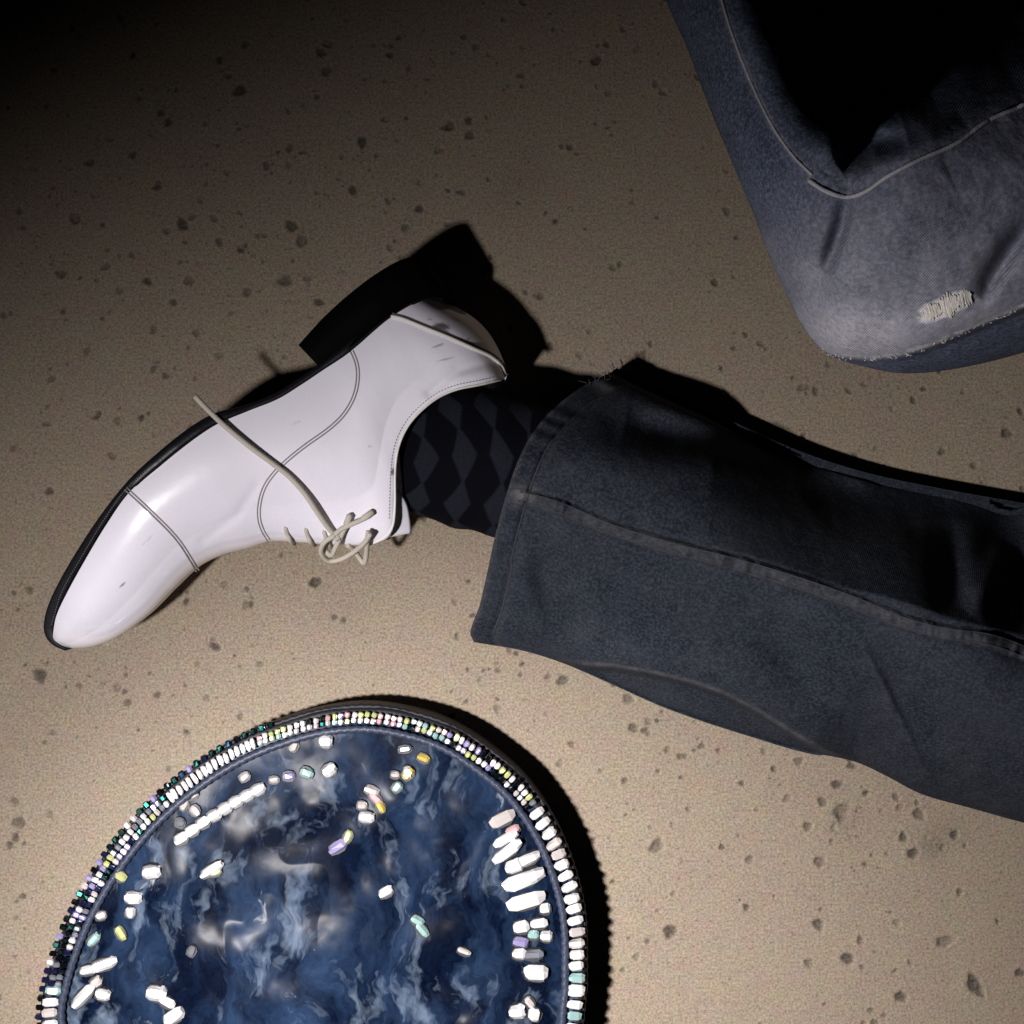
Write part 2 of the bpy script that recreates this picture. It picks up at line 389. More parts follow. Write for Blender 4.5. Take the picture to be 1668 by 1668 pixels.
# the toe cap and the heel counter lie over the leather behind
cap = [(205,796),(250,838),(290,880),(322,930)]
dc, sd, _ = poly_dist(Ppx[..., 0], Ppx[..., 1], cap); Zs += 0.0005*smooth(dc*sd, -1.5, 1.5)
shoe_z = Lookup(Ppx, Zs)
sc = np.zeros_like(Zs); PX, PY = Ppx[..., 0], Ppx[..., 1]
def mark(cx, cy, rx, ry, ang, a):
    global sc
    c, s = math.cos(ang), math.sin(ang); u = ((PX-cx)*c+(PY-cy)*s)/rx; v = (-(PX-cx)*s+(PY-cy)*c)/ry
    rad = np.hypot(u, v)*(0.8+0.5*vnoise(PX*0.35, PY*0.35, 4)); sc = np.maximum(sc, a*(1-smooth(rad, 0.5, 1.15)))
mark(718,532,17,8,0.05,.85); mark(726,541,9,4,.5,.8); mark(752,553,8,2.5,.6,.8); mark(763,552,5,2,-.7,.7); mark(714,563,13,1.8,-.35,.6); mark(727,585,16,1.5,-.25,.45)
mark(790,572,12,3,.6,.5); mark(742,520,10,3,.4,.4); mark(700,520,6,2,.2,.4); mark(240,880,14,1.2,-.8,.25); mark(480,690,16,1.0,-.5,.15); mark(199,953,8,1.6,-.75,.7); mark(602,727,4,3,0,.25); mark(640,768,4,8,0.2,.8); mark(236,1010,10,3,-.7,.12)
V1 = at_np(Ppx, Zs).reshape(-1, 3)
V2 = V1.copy(); V2[:, 2] = 2*ZC-V2[:, 2]                          # the far side, resting on the ground
F1 = grid_faces(NS, NJ); F2 = grid_faces(NS, NJ, off=len(V1), flip=True)
up = mesh_np('shoe', np.r_[V1, V2], np.r_[F1, F2], MAT['patent'], person, attrs={'scuff': np.r_[sc.ravel(), sc.ravel()*0]})
own(up); up['label'] = 'white patent leather lace-up shoe lying on its side'
bm = bmesh.new(); bm.from_mesh(up.data); bmesh.ops.remove_doubles(bm, verts=bm.verts, dist=0.0003); bmesh.ops.recalc_face_normals(bm, faces=bm.faces); bm.to_mesh(up.data); bm.free()
SHOE = up
def sub(o): o.matrix_parent_inverse = Matrix.Identity(4); o.parent = SHOE; o.matrix_parent_inverse = Matrix.Identity(4); return o
# world position of shoe equals world origin thanks to the parent inverse above

# ---- outsole
OS = [(106,1060,3),(88,1052,9),(76,1040,16),(71,1022,20),(77,990,24),(96,948,26),(128,893,29),(166,836,32),(212,779,34),(262,733,35),(312,694,34),
      (352,672,31),(400,660,27),(450,640,24),(485,618,22),(520,594,20),(560,562,12),(610,520,10),(655,489,9),(690,474,9),(718,472,8)]
n = 160
So = spline([(a[0], a[1]) for a in OS], n)
inner_px = spline([(112,1058),(98,1052),(90,1040),(88,1022),(94,998),(110,964),(142,908),(177,850),(214,801),(262,757),(312,717),(352,691),(402,670),(452,650),
                   (488,628),(524,604),(566,576),(614,536),(658,505),(692,489),(722,488)], n)
wsp = np.interp(np.linspace(0, 1, n), np.linspace(0, 1, 21), [.006,.010,.015,.020,.026,.033,.039,.0435,.0455,.0455,.044,.0415,.0385,.0365,.035,.034,.034,.033,.032,.028,.012])
prof4 = []
for sgn in (1, -1):
    for (f, g) in ((0.0, 0.985), (0.25, 1.0), (0.86, 1.0), (1.0, 0.965)) if sgn == 1 else ((1.0, 0.965), (0.86, 1.0), (0.25, 1.0), (0.0, 0.985)):
        prof4.append((sgn, f, g))
rows = []
for sgn, f, g in prof4:
    P = inner_px+(So-inner_px)*f; z = ZC+wsp*g
    v = at_np(P, z); v[:, 2] = ZC+sgn*(wsp*g); rows.append(v)
Vs = np.stack(rows, 1)
Vall = Vs.reshape(-1, 3); Fq = grid_faces(n, 8, True)
sole = mesh_np('sole', Vall, Fq, MAT['sole'], smooth_shade=True); sub(sole)
bm = bmesh.new(); bm.from_mesh(sole.data); bm.verts.ensure_lookup_table()
for e in (0, n-1): bm.faces.new([bm.verts[e*8+k] for k in range(8)])
bmesh.ops.recalc_face_normals(bm, faces=bm.faces); bm.to_mesh(sole.data); bm.free()
sole.data.shade_smooth(); 
# welt stitching groove line on the edge
def on_shoe(pts, lift=0.0003, n=60):
    P = spline(pts, n); return [at(x, y, shoe_z(x, y)+lift) for x, y in P]

# ---- heel
top_l = spline([(522,600),(566,570),(614,530),(658,499),(694,483),(722,482),(742,492)], 40)
bot_l = spline([(486,562),(530,514),(585,466),(630,435),(660,421),(684,418),(704,436)], 40)
hw = np.interp(np.linspace(0, 1, 40), [0,.2,.5,.7,.85,.94,1], [.0335,.034,.0335,.0305,.024,.016,.004])
rows = []
for sgn, f in ((1, 0), (1, .33), (1, .36), (1, .66), (1, .69), (1, 1), (-1, 1), (-1, 0)):
    sh = 0.985 if f in (.33, .69) else 1.0
    P = top_l+(bot_l-top_l)*f; v = at_np(P, ZC+hw*(1-0.05*f)*sh); v[:, 2] = ZC+sgn*hw*(1-0.05*f)*sh; rows.append(v)
Vh = np.stack(rows, 1).reshape(-1, 3)
heel = mesh_np('heel', Vh, grid_faces(40, 8, True), MAT['heel'], smooth_shade=False); sub(heel)
bm = bmesh.new(); bm.from_mesh(heel.data); bm.verts.ensure_lookup_table()
for e in (0, 39): bm.faces.new([bm.verts[e*8+k] for k in range(8)])
bmesh.ops.recalc_face_normals(bm, faces=bm.faces); bm.to_mesh(heel.data); bm.free()

# ---- seams, piping
def offset_poly(pts, d):
    P = np.array(pts, float); T = np.gradient(P, axis=0); N = np.stack([-T[:, 1], T[:, 0]], 1); N /= np.linalg.norm(N, axis=1)[:, None]; return P+N*d
fac = [(573,572),(581,592),(583,615),(577,645),(560,675),(535,699),(500,724),(472,746),(447,770),(430,795),(422,825),(423,850),(430,868),(438,880)]
for d in (-2.4, 2.4):
    sub(tube('seam', on_shoe(offset_poly(spline(cap, 14), d), 0.00005), 0.00042, MAT['stitch'], seg=6))
    sub(tube('seam', on_shoe(offset_poly(spline(fac, 24), d*0.95), 0.00003, 90), 0.00040, MAT['stitch'], seg=6))
pip = [(638,515),(655,519),(690,533),(730,549),(770,567),(800,581),(817,597),(823,612)]
sub(tube('piping', on_shoe(pip, 0.0005), 0.00105, MAT['piping'], seg=8))
sub(tube('seam', on_shoe(offset_poly(spline(pip, 12), -5), 0.0001), 0.0004, MAT['darkstitch'], seg=6))
edge = [(640,850),(641,800),(643,760),(650,722),(666,690),(690,664),(716,645),(745,633),(780,626),(818,617)]
# top line binding and its edge stitches
sub(tube('binding', on_shoe(offset_poly(spline([(600,886),(625,876),(637,862),(642,830)]+edge[2:], 24), 1), 0.0002, 110), 0.0007, MAT['piping'], seg=8))
e2 = spline(offset_poly(spline(edge, 20), -6), 66)
bm = bmesh.new()
for k in range(1, 64, 1):
    x, y = e2[k]; x2, y2 = e2[k]+(e2[k+1]-e2[k])*0.5
    a = Vector(at(x, y, shoe_z(x, y)+0.0003)); b = Vector(at(x2, y2, shoe_z(x2, y2)+0.0003))
    q = (b-a).to_track_quat('X', 'Z').to_matrix().to_4x4()
    bmesh.ops.create_cube(bm, size=1, matrix=Matrix.Translation((a+b)/2) @ q @ Matrix.Diagonal(((b-a).length, 0.0004, 0.0004, 1)))
me = bpy.data.meshes.new('edge_stitching'); bm.to_mesh(me); bm.free(); me.materials.append(MAT['stitch'])
o = link(bpy.data.objects.new('edge_stitching', me)); sub(o); o['kind'] = 'stuff'
bm = bmesh.new()
m1 = spline(offset_poly(spline([(91,1020),(108,967),(140,910),(175,852),(210,803),(260,757),(310,716),(360,686),(410,667)], 30), -7.5), 120)
for k in range(0, 119):
    x, y = m1[k]; x2, y2 = m1[k]+(m1[k+1]-m1[k])*0.55; z = ZC+float(np.interp(k/119*0.58+0.13, np.linspace(0, 1, n), wsp))+0.0002
    a = Vector(at(x, y, z)); b = Vector(at(x2, y2, z)); q = (b-a).to_track_quat('X', 'Z').to_matrix().to_4x4()
    bmesh.ops.create_cube(bm, size=1, matrix=Matrix.Translation((a+b)/2) @ q @ Matrix.Diagonal(((b-a).length, 0.0005, 0.0005, 1)))
me = bpy.data.meshes.new('welt_stitching'); bm.to_mesh(me); bm.free(); me.materials.append(MAT['darkstitch'])
o = link(bpy.data.objects.new('welt_stitching', me)); sub(o); o['kind'] = 'stuff'

# ---- tongue
tl = spline([(612,882),(630,850),(636,815),(640,796)], 24); tr = spline([(640,874),(668,866),(662,832),(646,799)], 24)
tl = spline([(600,880),(610,850),(620,825),(632,805)], 24); tr = spline([(669,867),(667,846),(661,820),(645,797)], 24)
fr = np.linspace(0, 1, 16)
Pt = tl[:, None]+(tr-tl)[:, None]*fr[None, :, None]
zt = ZC+0.010+0.014*np.linspace(0, 1, 24)[:, None]*np.ones((1, 16))-0.012*(fr[None, :])**2*0.5
Vt = at_np(Pt, zt).reshape(-1, 3)
ton = mesh_np('tongue', Vt, grid_faces(24, 16), MAT['patent'], attrs={'scuff': np.zeros(24*16)}); sub(ton)
sm = ton.modifiers.new('s', 'SOLIDIFY'); sm.thickness = 0.0022; sm.offset = 0

# ---- laces
def lz(x, y, l): return at(x, y, shoe_z(x, y)+l)
long_lace = [at(318,646,.0905), at(335,664,.0895), lz(362,690,.0040), lz(400,722,.0034), lz(440,752,.0030), lz(470,775,.0032), lz(497,805,.0045), lz(518,836,.0055), lz(532,856,.0050), lz(545,872,.0040)]
sub(tube('lace', long_lace, 0.00150, MAT['lace'], n=70, seg=10))
zk = ZC+0.018
loops = [
 [at(545,872,zk+.006), at(528,884,zk+.004), at(523,900,zk-.004), at(534,913,zk-.012), at(552,912,zk-.012), at(575,900,zk-.006), at(594,884,zk+.004), at(603,870,zk+.010)],
 [lz(569,842,.0035), lz(563,858,.0040), lz(556,872,.0050), at(546,893,zk), at(540,904,zk-.006), at(530,896,zk-.008), at(534,880,zk-.002), at(550,874,zk+.005)],
 [lz(604,836,.0030), lz(590,846,.0045), lz(572,854,.0050), lz(556,862,.0050), at(546,870,zk+.006)],
 [at(600,866,zk+.008), at(598,884,zk+.002), at(597,902,zk-.008), at(593,917,zk-.016), at(585,908,zk-.016), at(577,896,zk-.012), at(566,888,zk-.006)],
 [at(603,872,zk+.006), at(618,888,zk-.006), at(632,908,zk-.022), at(645,896,zk-.026), at(650,876,zk-.018)],
]
for p in loops[:4]: sub(tube('lace', p, 0.00145, MAT['lace'], n=40, seg=10))
for p, t in ((loops[1], 0), (loops[2], 0)):
    a = np.array(p[0]); b = np.array(p[1]); d = (b-a)/np.linalg.norm(b-a)
    sub(tube('lace_tip', [a-d*0.001, a+d*0.002, a+d*0.005], 0.00185, MAT['lace'], seg=10))
for x, y in ((470,874),(503,876),(533,880)):
    sub(tube('lace', [lz(x-5, y-14, .0004), lz(x-2, y-4, .0012), at(x+4, y+9, ZC+.010), at(x+10, y+12, ZC-.006)], 0.0012, MAT['lace'], n=14))
    sub(tube('eyelet', [lz(x-6, y-16, .0002), lz(x-4, y-11, .0003), lz(x, y-2, .0003), lz(x+2, y+4, .0002)], [0.0003, .0011, .0016, .0008], MAT['eyelet'], seg=8, flat=0.4))
kn = bpy.data.meshes.new('lace_knot'); bm = bmesh.new()
bmesh.ops.create_icosphere(bm, subdivisions=3, radius=0.0030)
for v in bm.verts: v.co *= 1+0.18*math.sin(v.co.x*2600+v.co.y*1900); v.co.z *= 0.75
bm.to_mesh(kn); bm.free(); kn.materials.append(MAT['lace']); kn.shade_smooth()
o = link(bpy.data.objects.new('lace_knot', kn)); sub(o); o.location = at(548, 873, zk+.004)

# ---- sock
ax_ = spline([(655,745,.046,.030,.018),(690,742,.046,.036,.024),(730,742,.047,.041,.028),(780,748,.048,.0425,.033),(850,770,.050,.044,.038),(950,800,.052,.046,.040)], 60)
ang = np.linspace(0, 2*np.pi, 72, endpoint=False); rows = []; uvs = []
for k, (x, y, z, ry, rz) in enumerate(ax_):
    c = np.array(at(x, y, z)); t = math.radians(-8)
    d = np.array([math.sin(t)*0.6, 1, 0])
    rip = 1+0.012*np.sin(k*0.55+ang*2)
    rows.append(c+np.outer(np.cos(ang)*ry*rip, d)+np.outer(np.sin(ang)*rz*rip, [0, 0, 1]))
    uvs.append(np.stack([np.full(72, k/60*5.0), ang/(2*np.pi)*9.0], 1))
sock = mesh_np('sock', np.array(rows).reshape(-1, 3), grid_faces(60, 72, True), MAT['sock'], person, uv=np.array(uvs).reshape(-1, 2)); own(sock)
sock['label'] = 'black sock with grey diamond pattern'

# ---- outstretched trouser leg
nk, nb = 420, 200
Tp = spline([(1002,603),(1070,637),(1190,690),(1300,738),(1400,770),(1500,792),(1668,822),(1900,860),(2250,880)], nk)
Bp = spline([(772,1046),(860,1062),(950,1093),(1100,1158),(1300,1221),(1390,1240),(1440,1262),(1500,1293),(1580,1316),(1668,1340),(1900,1390),(2250,1420)], nk)
cuff = spline([(1002,603),(945,632),(895,672),(862,714),(840,760),(822,815),(806,875),(793,935),(780,990),(766,1030),(772,1046)], nb)
b = np.linspace(0, 1, nb)
Pj = Tp[:, None]+(Bp-Tp)[:, None]*b[None, :, None]
bowc = cuff-(Tp[0]+(Bp[0]-Tp[0])*b[:, None])
fall = np.exp(-np.maximum(Tp[:, 0]-Tp[0, 0], 0)/330)[:, None, None]
Pj = Pj+bowc[None]*fall
X_, Y_ = Pj[..., 0], Pj[..., 1]
hk = np.interp(np.linspace(0, 1, nk), [0, .1, .3, .6, 1], [.100, .106, .116, .130, .135])[:, None]
pf = np.where(b < 0.42, np.sqrt(np.clip(1-((0.42-b)/0.42)**2.2, 0, 1)), np.clip(1-((b-0.42)/0.58)**1.7, 0, 1)**0.75)[None, :]
kk = np.linspace(0, 1, nk)[:, None]
pl = np.where(b < 0.42, np.clip(b/0.42, 0, 1)**0.95, pf[0])[None, :]; wl_ = 0.92*smooth(kk, 0.14, 0.34)
pf = pf*(1-wl_)+pl*wl_
pf = pf*(1-0.34*(1-smooth(kk, 0.0, 0.20))*(1-smooth(b[None, :], 0.08, 0.42)))
Zj = 0.020+(hk-0.024)*pf*(1+0.10*smooth(kk, 0.25, 0.5))
def fold(pts, amp, wd, asym=0.0, taper=True):
    global Zj
    d, s, f = poly_dist(X_, Y_, pts); t = np.sin(np.pi*np.clip(f, 0.02, 0.98))**0.6 if taper else 1
    Zj = Zj+amp*t*np.exp(-(d/(wd*np.where(s > 0, 1+asym, 1-asym)))**2)
fold([(1010,690),(1100,706),(1200,712),(1300,725),(1420,745)], -0.024, 34)
fold([(1030,655),(1110,672),(1190,700)], 0.008, 24)
fold([(1150,765),(1280,775),(1400,800),(1560,830),(1700,860)], -0.018, 60)
fold([(1330,745),(1385,765),(1440,790)], 0.010, 22)
fold([(1545,840),(1550,900),(1556,960),(1580,1010)], -0.014, 34, 0.3)
fold([(1640,880),(1612,950),(1575,1000)], 0.010, 22)
fold([(1630,780),(1650,900),(1668,1000),(1720,1130)], -0.026, 60)
fold([(1395,1030),(1440,1120),(1478,1200),(1515,1275)], 0.0040, 15, 0.5)
fold([(1440,1030),(1490,1120),(1545,1230)], -0.006, 34)
fold([(880,900),(895,980),(930,1040)], -0.007, 26); fold([(850,880),(862,960),(880,1040)], 0.004, 18)
fold([(1060,930),(1110,1000),(1180,1060)], 0.004, 34); fold([(1250,960),(1290,1060),(1340,1150)], -0.005, 40)
fold([(960,900),(1010,980),(1080,1050)], -0.004, 30); fold([(930,720),(1000,760),(1080,790)], 0.004, 40)
ridge = [(905,1074),(950,1083),(1000,1086),(1060,1096),(1120,1110),(1180,1130),(1240,1162),(1300,1200),(1345,1226),(1385,1240)]
dr, sr, fr_ = poly_dist(X_, Y_, ridge)
taper = np.clip(np.minimum(fr_, 1-fr_)*6, 0, 1)
sgn = np.where(sr > 0, 1, -1)*dr
Zj += 0.016*taper*np.exp(-(np.minimum(sgn, 0)/60)**2)*(sgn <= 0)
Zj -= 0.006*smooth(sgn, 0, 7)*taper-0.016*taper*(1-smooth(sgn, 0, 9))*(sgn > 0)
seam = [(815,792),(860,798),(920,816),(1000,850),(1100,880),(1200,905),(1300,935),(1400,970),(1480,1003),(1540,1018),(1620,1030),(1700,1060),(1900,1130),(2200,1190)]
ds, ss, fs = poly_dist(X_, Y_, seam); sd_ = ds*np.where(ss > 0, 1, -1)
puck = 1+0.9*fbm(fs*130, sd_/16+30, 8, 2)+0.4*np.sin(fs*170+18*fbm(fs*40, fs*0+2, 8))*np.clip(fbm(fs*18, fs*0+9, 12)*4+0.4, 0, 1)
Zj += 0.0022*smooth(sd_, -3, 1)*(1-smooth(sd_, 24, 28))*puck
Zj -= 0.0018*np.exp(-(sd_/3.5)**2)+0.0010*np.exp(-((sd_-26)/3.5)**2)
# hem
hemd = (X_-X_[:1])*0+np.hypot(X_-Pj[:1, :, 0], Y_-Pj[:1, :, 1])
Zj += 0.0014*(1-smooth(hemd, 28, 34)); Zj -= 0.0012*np.exp(-((hemd-35)/4)**2)
roping = np.sin(b*95+np.sin(b*23)*2)[None, :]
Zj += 0.0007*roping*(1-smooth(hemd, 30, 40))
Zj += 0.0022*fbm(X_/70, Y_/70, 21)+0.0008*fbm(X_/18, Y_/18, 22)
for q in range(26):                                            # small creases in the cloth
    x0 = rng.uniform(880, 1700); y0 = rng.uniform(720, 1260); a0 = rng.uniform(0.5, 1.5); L0 = rng.uniform(40, 120)
    fold([(x0, y0), (x0+L0*.5*math.cos(a0)+rng.uniform(-8, 8), y0+L0*.5*math.sin(a0)), (x0+L0*math.cos(a0), y0+L0*math.sin(a0))], rng.uniform(-0.0028, 0.0022), rng.uniform(9, 22))
eb = smooth(b, 0, 0.03)[None, :]*smooth(np.linspace(0, 1, nk), 0.06, 0.2)[:, None]+(1-smooth(np.linspace(0, 1, nk), 0.06, 0.2))[:, None]*smooth(b, 0, 0.03)[None, :]
Zj = Zj*eb+0.007*(1-eb)
Zj = np.maximum(Zj, 0.006)
wear_light = 0.50*np.exp(-((sgn+2)/3.5)**2)*taper*(0.5+0.8*vnoise(X_/9, Y_/9, 5))  # pale fold edge: caught light and wear both put into the colour
wear_light = np.maximum(wear_light, 0.30*smooth(sd_, -1, 3)*(1-smooth(sd_, 22, 27))*(0.3+0.9*vnoise(fs*150, sd_/9+40, 3)))
wear_light = np.maximum(wear_light, 0.9*np.exp(-(np.hypot(X_-850, (Y_-806)*1.6)/24)**2)*(0.5+vnoise(X_*0.15, Y_*0.15, 2)))
wear_light = np.maximum(wear_light, 0.55*np.exp(-(np.hypot(X_-985, Y_-622)/22)**2))
wear_light = np.maximum(wear_light, 0.25*(1-smooth(hemd, 3, 9))); wear_light = np.maximum(wear_light, 0.16*np.exp(-((hemd-43)/5)**2)*(vnoise(X_/25, Y_/25, 15)+0.3))
d_, _, _ = poly_dist(X_, Y_, [(1405,1050),(1440,1120),(1480,1200),(1505,1260)]); wear_light = np.maximum(wear_light, 0.10*np.exp(-(d_/6)**2)*(0.4+vnoise(X_/14, Y_/14, 5)))
wear_light = np.maximum(wear_light, 0.07*smooth(fbm(X_/60, Y_/60, 31, 5), -0.1, 0.25))
leg_z = Lookup(Pj[:, ::2], Zj[:, ::2])
V1 = at_np(Pj, Zj).reshape(-1, 3)
Zb = np.minimum(Zj, 0.020)*0+0.0045+0.0155*(np.abs(b-0.5)*2)[None, :]**10*np.ones((nk, 1))
V2 = at_np(Pj, np.maximum(Zb*(Zj > 0.0065), 0.0025)); V2[..., :2] = at_np(Pj, Zj)[..., :2]; V2 = V2.reshape(-1, 3)
F1 = grid_faces(nk, nb, flip=True); F2 = grid_faces(nk, nb, off=nk*nb)
i = np.arange(nk-1)
E1 = np.stack([i*nb, (i+1)*nb, (i+1)*nb+nk*nb, i*nb+nk*nb], 1); E2 = np.stack([i*nb+nb-1, i*nb+nb-1+nk*nb, (i+1)*nb+nb-1+nk*nb, (i+1)*nb+nb-1], 1)
leg = mesh_np('trouser_leg', np.r_[V1, V2], np.r_[F1, F2, E1, E2], MAT['jean'], person, attrs={'wear_light': np.r_[wear_light.ravel(), wear_light.ravel()*0]}); own(leg)
leg['label'] = 'dark charcoal denim leg lying flat on the concrete'
def subp(o, p): o.parent = p; o.matrix_parent_inverse = Matrix.Identity(4); return o
def on_leg(pts, lift, n, f): 
    P = spline(pts, n); return [at(x, y, f(x, y)+lift) for x, y in P]
hs = np.array([Pj[np.argmin(np.abs(hemd[:, k]-36)), k] for k in range(4, nb-4, 4)])
subp(tube('hem_stitching', on_leg(hs, 0.0002, 120, leg_z), 0.0005, MAT['jthread'], seg=6), leg)
sm_ = np.array([(824,793)]+seam[1:12])
for d in (5, 21): subp(tube('seam_stitching', on_leg(offset_poly(spline(sm_, 40), d)[1:], 0.0001, 180, leg_z), 0.00045, MAT['jthread'], seg=6), leg)
# frayed threads at the upper corner of the cuff
bm = bmesh.new()
for k in range(46):
    x = rng.uniform(955, 1030); y = 603+abs(x-1002)*0.5+rng.uniform(-4, 10); a = Vector(at(x, y, leg_z(x, y)+0.0002))
    v = Vector((rng.normal(0, 1), rng.normal(0.7, 1), rng.normal(0.3, 0.5))).normalized()*rng.uniform(0.002, 0.006); q = v.to_track_quat('X', 'Z').to_matrix().to_4x4()
    bmesh.ops.create_cube(bm, size=1, matrix=Matrix.Translation(a+v/2) @ q @ Matrix.Diagonal((v.length, 0.0003, 0.0003, 1)))
me = bpy.data.meshes.new('frayed_threads'); bm.to_mesh(me); bm.free(); me.materials.append(MAT['jthread'])
o = link(bpy.data.objects.new('frayed_threads', me)); subp(o, leg); o['kind'] = 'stuff'

# ---- bent knee
kb = [(1020,-240),(1050,-100),(1085,0),(1120,80),(1150,160),(1180,235),(1207,300),(1232,360),(1254,420),(1282,482),(1316,545),(1350,578),(1400,595),(1470,608),(1560,600),
      (1668,574),(1800,530),(1980,440),(2150,300),(2260,100),(2280,-120),(2150,-330),(1900,-480),(1600,-560),(1300,-520),(1100,-400),(1020,-240)]
na, nr = 640, 220
Bk = spline(kb, na+1)[:-1]; Ck = np.array([1610., 150.])
rr = np.linspace(0, 1, nr)**0.7
Pk = Ck+(Bk-Ck)[:, None]*rr[None, :, None]
X_, Y_ = Pk[..., 0], Pk[..., 1]
Zk = 0.215+0.105*(1-rr[None, :]**3.2)**0.5*np.ones((na, 1))
kseam = [(1165,-60),(1176,0),(1195,62),(1226,140),(1260,208),(1294,256),(1322,284),(1318,294),(1345,311),(1380,321),(1410,312),(1445,288),(1500,259),(1560,232),(1610,196),(1668,170),(1760,120),(1900,60)]
dk, sk, fk = poly_dist(X_, Y_, kseam); sgk = dk*np.where(sk < 0, 1, -1)       # positive beyond the seam
lo = np.maximum(0, 330-Y_)
bey = np.maximum(sgk, 0)
Zk -= np.minimum(0.00038*np.maximum(0, (X_-1230)*0.42+(330-Y_)*0.75), 0.15)*smooth(bey, 0, 210)+0.0008*smooth(bey, 0, 8)
Zk = Zk-0.00010*lo*smooth(lo, 0, 200)
def kfold(pts, amp, wd, asym=0.0):
    global Zk
    d, s, f = poly_dist(X_, Y_, pts); t = np.sin(np.pi*np.clip(f, 0.03, 0.97))**0.6
    Zk = Zk+amp*t*np.exp(-(d/(wd*np.where(s > 0, 1+asym, 1-asym)))**2)
kfold([(1385,310),(1372,370),(1358,410),(1342,450)], -0.013, 13, 0.3)
kfold([(1690,350),(1650,405),(1620,450),(1595,490)], -0.010, 17, 0.2)
kfold([(1160,150),(1195,240),(1225,320)], 0.006, 20); kfold([(1195,80),(1240,200),(1290,290)], -0.004, 16)
kfold([(1330,270),(1360,235),(1400,190)], 0.010, 28); kfold([(1360,270),(1420,235),(1480,220)], -0.012, 20)
kfold([(1420,285),(1500,235),(1570,190)], 0.006, 22); kfold([(1560,300),(1500,330),(1430,360)], 0.004, 45)
kfold([(1300,380),(1330,440),(1380,500)], 0.003, 40)
kr = [(1338,572),(1370,581),(1420,585),(1470,579),(1520,562),(1570,541),(1620,520),(1668,500),(1760,462),(1900,390)]
d2, s2, f2 = poly_dist(X_, Y_, kr); sg2 = d2*np.where(s2 > 0, 1, -1)
Zk += 0.010*np.exp(-(np.minimum(sg2, 0)/70)**2)*(sg2 <= 0)*np.clip(f2*8, 0, 1)+0.010*(1-smooth(sg2, 0, 10))*(sg2 > 0)*np.clip(f2*8, 0, 1)
Zk += 0.0028*fbm(X_/90, Y_/90, 41)+0.0010*fbm(X_/22, Y_/22, 42)
above = 1-smooth(sg2, -2, 3)
wear_light = 0.62*np.exp(-(np.hypot((X_-1400)/150, (Y_-545)/70))**2)*above
wear_light = np.maximum(wear_light, 0.42*np.exp(-(np.hypot((X_-1560)/190, (Y_-520)/85))**2)*above)
wear_light = np.maximum(wear_light, (0.16*smooth(Y_+0.5*(X_-1300), 230, 420)+0.16*smooth(Y_, 330, 540))*above*(0.6+0.8*vnoise(X_/40, Y_/40, 6)))
wear_light = np.maximum(wear_light, 0.85*np.exp(-((sg2+3)/4)**2)*(0.35+0.9*vnoise(X_/6, Y_/6, 7))*np.clip(f2*8, 0, 1))
rip = np.exp(-(np.abs(((X_-1538)*0.92-(Y_-500)*0.38)/52)**3+np.abs(((X_-1538)*0.38+(Y_-500)*0.92)/19)**3))
wear_light = np.maximum(wear_light, 1.3*smooth(rip, 0.25, 0.7)*(0.5+0.8*vnoise(X_/5, Y_/9, 8))); Zk -= 0.0012*rip
d_, _, _ = poly_dist(X_, Y_, kseam); wear_light = np.maximum(wear_light, 0.25*np.exp(-(d_/5)**2))
knee_z = Lookup(Pk[::2, ::2], Zk[::2, ::2])
V1 = at_np(Pk, Zk); Z2 = np.minimum(0.13+0.085*rr[None, :]**4*np.ones((na, 1)), Zk)
V2 = at_np(Ck+(Pk-Ck)*(1-0.12*(1-rr[None, :, None]**6)), Z2)
V2[:, -1] = V1[:, -1]
Fk = []
i, j = np.meshgrid(np.arange(na), np.arange(nr-1), indexing='ij'); i2 = (i+1) % na
F1 = np.stack([i*nr+j, i*nr+j+1, i2*nr+j+1, i2*nr+j], -1).reshape(-1, 4)
knee = mesh_np('trouser_leg', np.r_[V1.reshape(-1, 3), V2.reshape(-1, 3)], np.r_[F1[:, ::-1], F1+na*nr], MAT['knee'], person, attrs={'wear_light': np.r_[wear_light.ravel(), wear_light.ravel()*0]}); own(knee)
bm = bmesh.new(); bm.from_mesh(knee.data); bmesh.ops.remove_doubles(bm, verts=bm.verts, dist=0.00002); bmesh.ops.recalc_face_normals(bm, faces=bm.faces); bm.to_mesh(knee.data); bm.free()
subp(tube('shin', [(0.30, 0.29, 0.115), (0.34, 0.33, 0.095), (0.40, 0.38, 0.062), (0.46, 0.44, 0.056), (0.54, 0.51, 0.052)], np.interp(np.linspace(0, 1, 40), [0, .3, .6, 1], [.040, .048, .052, .048]), MAT['knee'], n=40, seg=28), knee)
knee['label'] = 'bent knee in faded blue-grey denim with a frayed rip'
subp(tube('seam_stitching', on_leg(kseam[:7], 0.0006, 90, knee_z), 0.0006, MAT['kthread'], seg=6), knee)
subp(tube('seam_stitching', on_leg(kseam[7:], 0.0008, 120, knee_z), 0.0009, MAT['kthread'], seg=6), knee)
bm = bmesh.new()
